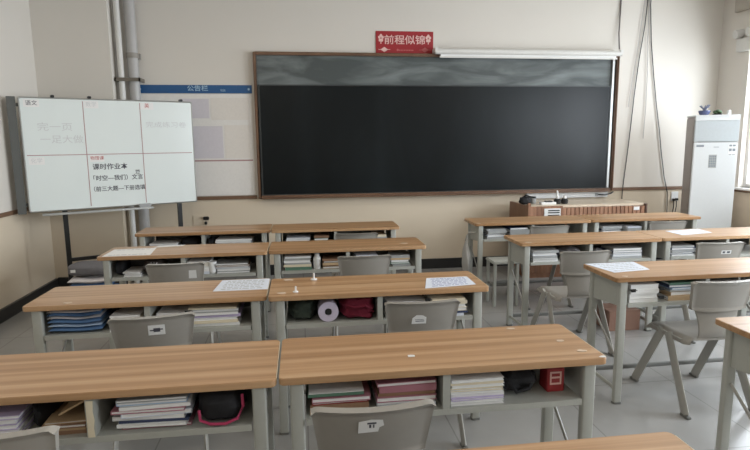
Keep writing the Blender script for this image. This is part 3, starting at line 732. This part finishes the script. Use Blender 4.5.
# right block
stack('A', .20, .19, [(W_, .026), (W_, .028), (W_, .026), (W_, .030)], 'the white book pile in the right-block front desk', jit=.004, rot=1.2, y=.125)
stack('A', .46, .19, [(K_, .028), (K_, .024), (E_, .014), (B_, .012), (V_, .016), (G_, .012)], 'the tan pile in the right-block front desk', jit=.007)
stack('A', .86, .24, [(W_, .02), (C_, .02), (W_, .018)], 'the right pile of the right-block front desk')
stack('B1', .22, .21, [(W_, .020), (E_, .012), (E_, .018), (PAPERB, .022), (E_, .020)], 'the white pile left of the right-block chair', y=.12, jit=.005)
stack('B1', .93, .26, [(E_, .018), (PAPERB, .014), (E_, .012), (V_, .018), (E_, .02)], 'the bluish pile right of the right-block chair')
stack('B2', .21, .21, [(E_, .016), (V_, .014), (E_, .020), (NAVY, .018), (E_, .016)], 'the dark pile of the sheet-topped right desk')
stack('B2', .45, .2, [(E_, .02), (GREYC, .02), (V_, .016)], 'the low pile of the sheet-topped right desk')
stack('C1', .23, .20, [(E_, .022), (PAPERB, .020), (BLACKP, .010), (E_, .026), (GREYC, .02)], 'the pale pile above the grey stool', y=.12, jit=.005)
stack('C1', .465, .2, [(E_, .026), (GREYC, .03), (E_, .026), (V_, .02)], 'the grey pile beside the one above the stool')
stack('C1', .86, .24, [(E_, .02), (V_, .03), (E_, .02)], 'the pile left of the farthest right seam')
stack('C2', .24, .22, [(E_, .016), (E_, .026), (V_, .014), (E_, .03)], 'the pile right of the farthest right seam')
stack('C2', .485, .16, [(E_, .03), (GREYC, .03), (PAPERB, .016)], 'the pile left of the air conditioner chair')

# binder clips on the stacks
def clip(desk, xc, z, y, label):
    x0, y0, _ = DESK[desk]; t = thing('binder_clip', label, 'clip', (x0+xc, y0+y, z), 0, 'black binder clips on book piles')
    MB().prism_x([(-.016, -.010), (.008, -.002), (.008, .002), (-.016, .010)], -.013, .013).obj('jaw', BLACKP, t)
    MB().tube([(-.008, -.016, 0), (-.007, -.036, .006), (.007, -.036, .006), (.008, -.016, 0)], .0022, n=5).obj('wire_handle', BLACKP, t)
clip('A', .308, SB+.085, .03, 'upper black clip between the two piles in the right-block front desk')
clip('A', .308, SB+.030, .03, 'lower black clip between the two piles in the right-block front desk')
clip('A', .092+.02, SB+.085, .012, 'black clip at the left end of the right-block front desk')
clip('B1', .345, SB+.075, .03, 'black clip right of the white pile left of the right-block chair')
clip('C1', .105, SB+.060, .012, 'black clip left of the pale pile above the stool')
clip('C1', .345, SB+.060, .03, 'black clip right of the pale pile above the stool')
clip('R2', .865, SB+.10, .03, 'black clip beside the cream pile in the second-row centre desk')
clip('L2', .80, SB+.09, .03, 'upper black clip between the piles in the second-row left desk')
clip('L2', .80, SB+.025, .03, 'lower black clip between the piles in the second-row left desk')

# ------------------------------------------------------------------ bags, clothes and other shelf contents
def in_desk(desk, x, y, z=SB+.0008): return (DESK[desk][0]+x, DESK[desk][1]+y, z)
lump = lambda a, b, c, k: (lambda d: 1+k*math.sin(a*d.x+1.3)*math.cos(b*d.y+.4)+k*.7*math.sin(c*d.z+2*d.x))
t = thing('pencil_bag', 'dark bag with a bright pink trim at the right end of the nearest left desk', 'bag', in_desk('L1', 1.015, .12))
MB().blob((0, 0, .060), (.082, .10, .060), .75, fn=lump(6, 5, 7, .05)).obj('body', BLACK, t)
MB().tube([(-.070, -.085, .055), (-.066, -.094, .022), (-.03, -.102, .010), (.02, -.104, .009), (.06, -.096, .022), (.078, -.082, .06), (.076, -.075, .10)], .0055, n=8).obj('trim', HOTP, t)
t = thing('black_bag', 'limp black bag behind the chair in the nearest left desk', 'bag', in_desk('L1', .41, .19))
MB().blob((0, 0, .055), (.036, .12, .055), .8, fn=lump(5, 7, 6, .09)).obj('body', BLACK, t)
tag(MB().box(-.05, .05, -.10, .10, -.003, .003).obj('book', KRAFT, loc=in_desk('L1', .535, .14, SB+.095), rot=(0, math.radians(-28), 0)), 'tan notebook leaning against the divider of the nearest left desk', 'book')
tag(MB().prism_y([(-.010, 0), (.012, 0), (.010, .03), (.014, .06), (.010, .09), (.013, .128), (-.010, .128)], 0, .0015).obj('tape_strip', CREAM, loc=in_desk('L1', .599, .0115, SB-.002)), 'torn white tape strip on the divider edge of the nearest left desk', 'tape')
t = thing('book', 'dark green album leaning on the brown pile in the nearest centre desk', 'book', in_desk('R1', .20, .14, SB+.067), 0)
mb = MB().box(-.10, .10, -.10, .10, 0, .012, 0); mb.obj('cover', GREEN, t); MB().box(-.097, .10, -.1008, .095, .0125, .0145).obj('pages', PAPER, t)
t = thing('black_bag', 'black bag in the right bay of the nearest centre desk', 'bag', in_desk('R1', .905, .19))
MB().blob((0, 0, .052), (.085, .12, .052), .8, fn=lump(6, 4, 8, .08)).obj('body', BLACK, t)
MB().tube([(-.05, -.10, .06), (-.02, -.125, .02), (.03, -.12, .03), (.06, -.09, .08)], .008).obj('strap', BLACK, t)
t = thing('drink_carton', 'red carton with white print at the right end of the nearest centre desk', 'carton', in_desk('R1', 1.05, .12))
MB().box(-.035, .035, -.035, .035, 0, .095).obj('box', RED, t, bev=.003)
mb = MB()
for z in (.03, .055, .075): mb.box(-.024, .022, -.0365, -.0352, z, z+.007)
mb.box(-.024, -.018, -.0366, -.0352, .03, .082); mb.box(.016, .022, -.0366, -.0352, .03, .082); mb.obj('print', BANP, t)
def folded(name, label, cat, loc, w, d, layers, rz=0, group=None):
    t = thing(name, label, cat, loc, rz, group); z = 0
    for m, h, amp in layers:
        z0 = z
        def fn(u, v, sd, z0=z0, h=h, amp=amp):
            a = 2*u-1; b = 2*v-1; e = (1-abs(a)**5)**.5*(1-abs(b)**5)**.5
            wv = amp*math.sin(PI*u*2.2+.6)*math.sin(PI*v+.5)
            return (a*w/2, b*d/2, z0+h/2+wv+(h/2-.0006)*(e*.92+.08)*(1 if sd else -1))
        MB().sheet(fn, 20, 10).obj('fold', m, t, ang=70); z += h
    return t
folded('folded_clothes', 'stuffed blue clothes with white trim in the second-row left desk', 'clothes', in_desk('L2', .235, .13, SB+.004), .26, .2, [(BLUEF, .030, .004), (PALEB, .014, .006), (BLUEF, .028, .007), (WHITEF, .012, .009), (BLUEF, .020, .008), (WHITEF, .014, .006)])
tag(MB().blob((0, 0, .05), (.028, .09, .048), .8, fn=lump(5, 4, 6, .06)).obj('black_pouch', BLACK, loc=in_desk('L2', .405, .20)), 'black pouch behind the blue clothes in the second-row left desk', 'pouch')
t = thing('black_bag', 'dark camouflage bag at the left end of the second-row centre desk', 'bag', in_desk('R2', .178, .16))
MB().blob((0, 0, .056), (.078, .12, .056), .75, fn=lump(7, 5, 9, .07)).obj('body', mat('camouflage_fabric', (.035, .045, .035), .8, .2, noise=.8, scale=30), t)
t = thing('paper_roll', 'pale lilac roll lying end-on in the second-row centre desk', 'roll', in_desk('R2', .318, .10))
mb = MB(); n = 28; ro, ri = .055, .020; vs = []
for y in (-.07, .07):
    for rr in (ro, ri):
        for j in range(n): vs.append((rr*math.cos(2*PI*j/n), y,   .055+rr*math.sin(2*PI*j/n)))
fs = []
for j in range(n):
    k = (j+1) % n
    fs += [(j, k, n+k, n+j), (2*n+j, 3*n+j, 3*n+k, 2*n+k), (j, 2*n+j, 2*n+k, k), (n+j, n+k, 3*n+k, 3*n+j)]
mb.add(vs, fs); mb.obj('roll', mat('lilac_paper', (.58, .53, .66), .6), t)
MB().box(-.017, .017, -.066, .06, .039, .072).obj('core', BLACKP, t)
t = thing('maroon_bag', 'soft maroon bag beside the paper roll in the second-row centre desk', 'bag', in_desk('R2', .478, .15))
MB().blob((0, 0, .063), (.098, .125, .063), .55, fn=lump(6, 5, 8, .10)).obj('body', MAROON, t)
MB().tube([(-.07, -.11, .09), (-.02, -.135, .075), (.04, -.135, .085), (.085, -.10, .04)], .008).obj('drawstring', MAROON, t)
t = thing('striped_bag', 'dark bag with pale stripes in the left bay of the third-row left desk', 'bag', in_desk('L3', .375, .14))
MB().blob((0, 0, .058), (.075, .11, .058), .7, fn=lump(5, 6, 7, .05)).obj('body', mat('brown_black_fabric', (.05, .04, .035), .8, .2), t)
mb = MB()
for dx in (-.02, .0, .02): mb.tube([(dx-.008, -.088, .03), (dx, -.113, .055), (dx+.012, -.09, .098)], .004, n=6)
mb.obj('stripe', WHITEF, t)
tag(MB().blob((0, 0, .055), (.038, .11, .055), .7, fn=lump(5, 3, 6, .05)).obj('black_pouch', BLACK, loc=in_desk('L3', .128, .18)), 'black pouch at the far left end of the third-row left desk', 'pouch')
t = thing('paper_cup', 'white paper cup upright among books in the third-row left desk', 'cup', in_desk('L3', .845-.045, .06))
MB().lathe([(.024, 0), (.027, .004), (.033, .085), (.034, .09), (.031, .09), (.025, .01)]).obj('cup', PAPER, t)
t = thing('white_bottle', 'white bottle standing between two piles in the third-row centre desk', 'bottle', in_desk('R3', .363, .07))
MB().lathe([(.026, 0), (.029, .006), (.029, .085), (.018, .10), (.018, .115)]).obj('bottle', PLATE, t); MB().lathe([(.02, .1152), (.02, .126)], n=16).obj('cap', GREYC, t)
tag(MB().blob((0, 0, .04), (.05, .06, .04), .8, fn=lump(6, 5, 6, .08)).obj('grey_pouch', GREYF, loc=in_desk('B1', .70, .12)), 'grey pouch right of the chair in the right-block second-row desk', 'pouch')
t = thing('grey_bag', 'pale grey bag in the middle of the right-block second-row desk', 'bag', in_desk('B1', .47, .15))
MB().blob((0, 0, .05), (.085, .11, .05), .75, fn=lump(6, 5, 6, .07)).obj('body', GREYF, t); MB().tube([(-.04, -.09, .07), (0, -.115, .09), (.04, -.09, .07)], .006).obj('handle', GREYF, t)
t = thing('black_bag', 'black bag at the left end of the farthest left desk right bay', 'bag', in_desk('L4', .66, .12))
MB().blob((0, 0, .045), (.036, .08, .045), .8, fn=lump(6, 5, 6, .07)).obj('body', BLACK, t)
t = thing('black_bag', 'black bag left of the divider in the farthest left desk', 'bag', in_desk('L4', .47, .17))
MB().blob((0, 0, .05), (.09, .11, .05), .8, fn=lump(6, 5, 6, .07)).obj('body', BLACK, t)

# ------------------------------------------------------------------ things lying on the desk tops
def sheet(name, label, pts, m, lines, pm):
    """a sheet lying flat on the desk tops; pts = near-left, near-right, far-right, far-left"""
    c = Vector((sum(p[0] for p in pts)/4, sum(p[1] for p in pts)/4, T+.0006))
    t = thing(name, label, 'paper', tuple(c), 0, 'sheets taped on desk tops')
    P = [Vector((p[0]-c.x, p[1]-c.y)) for p in pts]
    MB().prism([(p.x, p.y) for p in P], 0, .0012).obj('sheet', m, t)
    mb = MB(); r = random.Random(len(label))
    at = lambda u, v: P[0]*(1-u)*(1-v)+P[1]*u*(1-v)+P[2]*u*v+P[3]*(1-u)*v
    for k in range(lines):
        v = .14+.72*k/max(1, lines-1); u = .10+.05*r.random()
        while u < .86:
            du = .03+.09*r.random(); q = [at(u, v-.025), at(min(.9, u+du), v-.025), at(min(.9, u+du), v+.03), at(u, v+.03)]
            mb.prism([(p.x, p.y) for p in q], .0012, .0016); u += du+.025
    if lines: mb.obj('print', pm, t)
    return t
PRG = mat('grey_sheet_print', (.42, .44, .45), .6); PRB = mat('blue_sheet_print', (.27, .29, .46), .6)
sheet('paper_sheet', 'white sheet on the left corner of the third-row left desk', [(-1.44, 4.14), (-1.107, 4.15), (-1.13, 4.43), (-1.436, 4.41)], PAPER, 2, PRG)
sheet('paper_sheet', 'narrow white slip on the far edge of the third-row left desk', [(-1.15, 4.445), (-.95, 4.475), (-.93, 4.52), (-1.13, 4.515)], PAPER, 0, PRG)
sheet('paper_sheet', 'white printed sheet at the right end of the second-row left desk', [(-.495, 3.03), (-.198, 3.03), (-.20, 3.27), (-.475, 3.275)], PAPERB, 6, PRG)
sheet('paper_sheet', 'sheet with blue print at the right end of the second-row centre desk', [(.662, 2.895), (.964, 2.934), (.966, 3.12), (.72, 3.12)], PAPERB, 6, PRB)
sheet('paper_sheet', 'glossy white sheet across the left corner of the right-block front desk', [(1.875, 3.06), (2.135, 3.10), (2.165, 3.318), (1.822, 3.315)], PAPERB, 5, PRG)
sheet('paper_sheet', 'white sheet lying in the middle of the right-block second-row desk', [(3.167, 4.20), (3.50, 4.27), (3.52, 4.47), (3.165, 4.42)], PAPERB, 3, PRG)
def scrap(label, x, y, r, seed, m=None):
    rr = random.Random(seed); n = 8
    P = [(r*(.6+.5*rr.random())*math.cos(2*PI*k/n)*1.5, r*(.6+.5*rr.random())*math.sin(2*PI*k/n)) for k in range(n)]
    tag(MB().prism(P, 0, .0015).obj('tape_scrap', m or TORN, loc=(x, y, T+.0005)), label, 'scrap', 'torn tape scraps on desk tops')
scrap('small white scrap in the middle of the nearest centre desk', .395, 1.955, .013, 1, PLATE)
scrap('worn white chip at the very right corner of the nearest centre desk', 1.098, 1.838, .010, 13, PLATE)
scrap('torn tape patch at the right corner of the nearest centre desk', 1.05, 1.905, .014, 2)
scrap('torn tape patch behind the corner one on the nearest centre desk', 1.02, 2.02, .014, 3)
scrap('torn tape bits on the far edge of the nearest centre desk', .88, 2.19, .014, 4)
scrap('pale scrap on the right end of the third-row centre desk', .80, 4.26, .022, 5)
scrap('pale scrap on the left corner of the right-block second-row desk', 1.775, 4.12, .022, 6)
scrap('pale scrap at the near left corner of the right-block front desk', 1.885, 2.965, .018, 7)
scrap('white scrap on the left part of the second-row left desk', -1.20, 2.93, .018, 8)
scrap('torn white bits at the left corner of the second-row centre desk', -.12, 2.93, .020, 9)
scrap('white slip on the far left edge of the second-row centre desk', -.09, 3.22, .022, 10)
scrap('pale scrap at the near left corner of the farthest right-block desk', 1.72, 5.20, .018, 11)
scrap('pale scrap at the left end of the third-row right seam', -.30, 4.155, .012, 12)
def stub(label, x, y, s=1.0):
    t = thing('adhesive_hook', label, 'hook', (x, y, T+.0005), 0, 'small white hooks stuck on desk tops')
    MB().lathe([(.017*s, 0), (.017*s, .004), (.008*s, .006)], n=14).obj('base', PLATE, t); MB().tube([(0, 0, .005), (.001, 0, .035*s)], .005*s, n=8).obj('peg', PLATE, t)
stub('small white hook on the far edge of the second-row centre desk', .06, 3.205, 1.1)
stub('small white hook on the left corner of the second-row centre desk', -.045, 2.945, .9)

# ------------------------------------------------------------------ pile beside the whiteboard, carton under the desks
t = thing('carton', 'brown cardboard carton on the floor beneath the whiteboard', 'carton', (-1.90, 5.22, 0))
MB().box(-.19, .19, -.16, .16, 0, .25).obj('box', KRAFT, t, bev=.004)
for s in (-1, 1): MB().box(-.19, .19, min(s*.004, s*.16), max(s*.004, s*.16), .2505, .254).obj('flap', KRAFT, t)
folded('folded_clothes', 'blue garment with a white band on the carton beneath the whiteboard', 'clothes', (-1.90, 5.22, .263), .36, .28, [(BLUEF, .05, .006), (BLUEF, .05, .006), (WHITEF, .05, .008)], .1)
t = thing('grey_bag', 'grey cloth bag with a small white tag on top of the folded garment', 'bag', (-1.90, 5.22, .430))
MB().blob((0, 0, .055), (.19, .14, .053), .55, fn=lump(5, 4, 6, .03)).obj('body', GREYF, t)
MB().box(-.135, -.095, -.1455, -.1405, .045, .07).obj('tag', PAPER, t)
t = thing('carton', 'reddish brown carton on the floor under the right-block second-row desk', 'carton', (2.66, 4.20, 0))
MB().box(-.14, .14, -.05, .18, 0, .17).obj('box', CARTON, t, bev=.004)
for s in (-1, 1): MB().box(-.14, .14, *((-.05, .063) if s < 0 else (.067, .18)), .1705, .174).obj('flap', CARTON, t)
